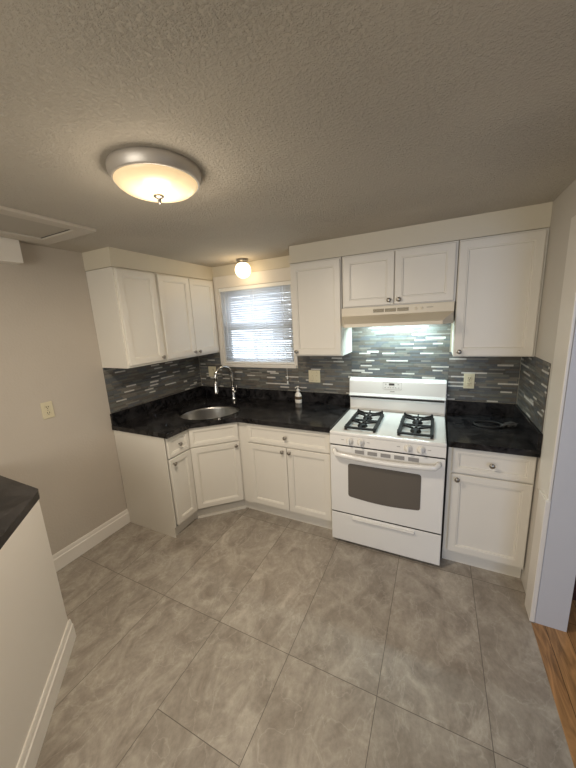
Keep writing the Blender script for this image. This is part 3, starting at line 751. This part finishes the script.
lo_ = bpy.data.objects.new('hood_lamp', l); col.objects.link(lo_); lo_.parent = t; lo_.location = (.375, .20, .002); lo_.rotation_euler = (R(22), 0, 0)
lo_.visible_camera = False

# ------------------------------------------------------------------ ceiling lights
LX, LY = 1.452, -1.71
t = thing('flush_ceiling_light', 'large round flush ceiling light with nickel rim and glowing glass bowl', 'ceiling light', (LX, LY, H))
bm = B(); lathe(bm, [(.163, 0), (.165, -.006), (.164, -.018), (.157, -.040), (.153, -.045), (.148, -.045), (.146, -.040), (.05, -.030)], 64, (0, 0, 0)); obj('rim', bm, 'rim', t, 'brushed nickel rim')
bm = B(); lathe(bm, [(.147, -.036), (.148, -.046), (.139, -.057), (.124, -.068), (.097, -.077), (.062, -.083), (.025, -.0855), (0, -.086)], 64, cap=False); obj('glass_bowl', bm, 'bowl', t, 'glowing cream glass bowl')
bm = B(); lathe(bm, [(0, -.084), (.017, -.085), (.020, -.090), (.014, -.094), (.007, -.097), (.007, -.104), (.005, -.113), (0, -.116)], 20); obj('finial', bm, 'nickel', t)
def point(name, loc, power, color, rad, parent):
    l = bpy.data.lights.new(name, 'POINT'); l.energy = power; l.color = color; l.shadow_soft_size = rad
    o = bpy.data.objects.new(name, l); col.objects.link(o); o.location = loc; o.parent = parent; o.visible_camera = False
    return o
l = bpy.data.lights.new('ceiling_bulbs', 'AREA'); l.shape = 'DISK'; l.size = .26; l.energy = 11.5; l.color = (1.0, .87, .70)
o = bpy.data.objects.new('ceiling_bulbs', l); col.objects.link(o); o.parent = t; o.location = (0, 0, -.118); o.visible_camera = False
point('ceiling_bulb_glow', (0, 0, -.20), 2.2, (1.0, .86, .68), .08, t)
t = thing('globe_light', 'small white globe ceiling light in front of the window', 'ceiling light', (.779, -.14, H))
bm = B(); lathe(bm, [(.056, 0), (.057, -.008), (.050, -.020), (.044, -.024), (.044, -.036), (.040, -.038)], 32); obj('fitting', bm, 'nickel', t)
bm = B(); lathe(bm, [(.073*math.sin(R(a)), -.096+.073*math.cos(R(a))) for a in [34+i*(146/16) for i in range(17)]][:-1]+[(0, -.169)], 40, cap=False); obj('globe', bm, 'globe', t)
point('globe_bulb', (0, -.10, -.20), .8, (1.0, .76, .46), .06, t)

# ------------------------------------------------------------------ ceiling hatch
t = thing('attic_hatch', 'rectangular attic hatch framed by flat boards in the ceiling', 'hatch', (.12, -2.05, H))
bm = B(); hx, hy, tw = .505, .640, .085
box(bm, 0, hx, 0, tw, -.016, 0, bev=.002); box(bm, 0, hx, hy-tw, hy, -.016, 0, bev=.002)
box(bm, 0, tw+.02, tw, hy-tw, -.016, 0, bev=.002); box(bm, hx-tw+.01, hx, tw, hy-tw, -.016, 0, bev=.002)
obj('frame', bm, 'hatchframe', t)
bx('panel', (tw+.02, hx-tw+.01, tw, hy-tw, -.006, -.001), 'hatch', t)
bx('gap_shade_strip', (tw+.02, hx-tw+.01, hy-tw-.006, hy-tw-.001, -.0075, -.006), 'dark', t)  # dark strip painting the shadow line along the recessed panel's edge

# ------------------------------------------------------------------ outlets
def outlet(label, loc, rz, kind='outlet', w=.072, ox=0):
    t = thing('wall_outlet' if kind == 'outlet' else 'light_switch', label, 'outlet' if kind == 'outlet' else 'switch', loc, rz)
    bm = B(); box(bm, -w/2, w/2, -.007, 0, -.058, .058, bev=.003); obj('plate', bm, 'beige', t)
    if kind == 'outlet':
        for z in (-.021, .021):
            bm = B(); box(bm, ox-.0165, ox+.0165, -.0095, -.006, z-.014, z+.014, bev=.003); s = obj('socket', bm, 'beige', t)
            bm = B(); box(bm, ox-.008, ox-.005, -.0105, -.009, z-.001, z+.009); box(bm, ox+.005, ox+.008, -.0105, -.009, z-.001, z+.009); box(bm, ox-.0025, ox+.0025, -.0105, -.009, z-.010, z-.005)
            obj('slots', bm, 'slot', s)
    else:
        for x in (-.023, .023):
            bm = B(); box(bm, x-.015, x+.015, -.009, -.006, -.030, .030, bev=.002)
            box(bm, x-.006, x+.006, -.018, -.008, -.002, .012, bev=.002); obj('toggle', bm, 'beige', t)
    for x in ((0,) if kind == 'outlet' else (-.023, .023)):
        for z in ((0,) if kind == 'outlet' else (-.042, .042)):
            bm = B(); lathe(bm, [(.003, .0), (.003, .0015), (0, .002)], 10, (x+ox, -.0068, z), 'Y'); obj('screw', bm, 'nickel', t)
    return t
outlet('beige outlet on the bare left wall', (.0, -1.559, 1.174), R(90))
outlet('wide beige outlet plate behind the faucet', (.187, -.0072, 1.187), 0, 'outlet', .104, .022)
outlet('beige double switch plate beside the soap bottle', (1.402, -.0072, 1.172), 0, 'switch', .116)
outlet('beige outlet right of the range', (2.665, -.0072, 1.177), 0)

# ------------------------------------------------------------------ soap bottle
t = thing('soap_bottle', 'small pump soap bottle standing on the granite left of the range', 'soap bottle', (1.246, -.055, CT1), R(-20)); t.scale = (1.15, 1.15, 1.15)
bm = B(); v = lathe(bm, [(.028, 0), (.031, .006), (.032, .03), (.030, .065), (.024, .083), (.013, .094), (.012, .102)], 28)
for q in v: q.co.y *= .8
obj('bottle', bm, 'soapl', t)
bm = B(); v = lathe(bm, [(.0325, .034), (.0328, .040), (.0322, .055), (.031, .060)], 28, cap=False)
for q in v: q.co.y *= .82
obj('label', bm, 'label', t, 'dark patterned label')
bm = B(); lathe(bm, [(.014, .100), (.014, .116), (.006, .118), (.005, .135), (.011, .137), (.011, .145), (0, .146)], 18); tube(bm, [(0, 0, .141), (0, -.02, .141), (0, -.034, .135)], .0045, 8)
obj('pump', bm, 'soapl', t)

# ------------------------------------------------------------------ cable coil with a film bag
bm = B()
cxs = (2.775, -.245)
pth = []
for i in range(64):
    a = 2*math.pi*i/32; k = 1+.05*math.sin(a*1.5+1)
    pth.append((cxs[0]+.088*k*math.cos(a)+(.004 if i > 31 else 0), cxs[1]+.062*k*math.sin(a), CT1+.0042+(.0045 if i > 31 else 0)+.002*math.sin(a*1.5)**2))
pth += [(2.885, -.22, CT1+.006), (2.91, -.205, CT1+.005), (2.93, -.20, CT1+.005)]
tube(bm, pth, .0040, 8)
tag(obj('power_cord', bm, 'rubber'), 'thin black cord coiled on the right countertop', 'cord')
bm = B(); rnd = random.Random(5)
gn = 12; gv = {}
for i in range(gn):
    for j in range(gn):
        u_, w_ = i/(gn-1)-.5, j/(gn-1)-.5; e_ = max(0, 1-(2*u_)**2)*max(0, 1-(2*w_)**2)
        gv[i, j] = bm.verts.new((2.895+u_*.10+rnd.uniform(-.003, .003)+w_*.02, -.255+w_*.055+u_*.05+rnd.uniform(-.003, .003), CT1+.0105+.022*e_+rnd.uniform(0, .013)))
for i in range(gn-1):
    for j in range(gn-1): bm.faces.new((gv[i, j], gv[i+1, j], gv[i+1, j+1], gv[i, j+1]))
o = tag(obj('plastic_bag', bm, 'film'), 'crumpled clear plastic bag beside the coiled cord', 'bag')
sm = o.modifiers.new('t', 'SOLIDIFY'); sm.thickness = .0008

# ------------------------------------------------------------------ peninsula
pts = [(.003, -1.975), (.650, -1.975), (1.20, -2.505), (1.20, -3.1), (.003, -3.1)]
bm = B(); prism(bm, pts, 0, CT0); pen = thing('peninsula', 'white painted half wall with angled end carrying a dark counter', 'half wall')
obj('body', bm, 'trim', pen)
d_ = Vector((1.20-.650, -2.505+1.975, 0)); ln_ = d_.length
bm = B(); prism_x(bm, baseprof(.125), -.014, ln_)
o = obj('baseboard', bm, 'base', pen); o.location = (.650, -1.975, 0); o.rotation_euler = (0, 0, math.atan2(d_.y, d_.x)+math.pi)
# profile faces -y locally; turn so it lies on the outer (camera) side
o.rotation_euler = (0, 0, math.atan2(d_.y, d_.x)); o.scale = (1, -1, 1)
bm = B(); slab(bm, [(.004, -1.952), (.612, -1.952), (.640, -1.966), (1.235, -2.535), (1.235, -3.12), (.004, -3.12)], None, CT0+.001, CT1+.003)
tag(obj('countertop', bm, 'granite'), 'dark granite countertop on the half wall at the left edge', 'countertop')

# ------------------------------------------------------------------ adjoining room
t = thing('cupboard', 'dark reddish brown panel glimpsed past the doorway jamb', 'cupboard', (3.135, -.62, .002))
bx('body', (0, .5, 0, .9, .07, 2.0), 'redwood', t, bev=.004)
bx('plinth', (.01, .49, .004, .89, 0, .07), 'redwood', t)
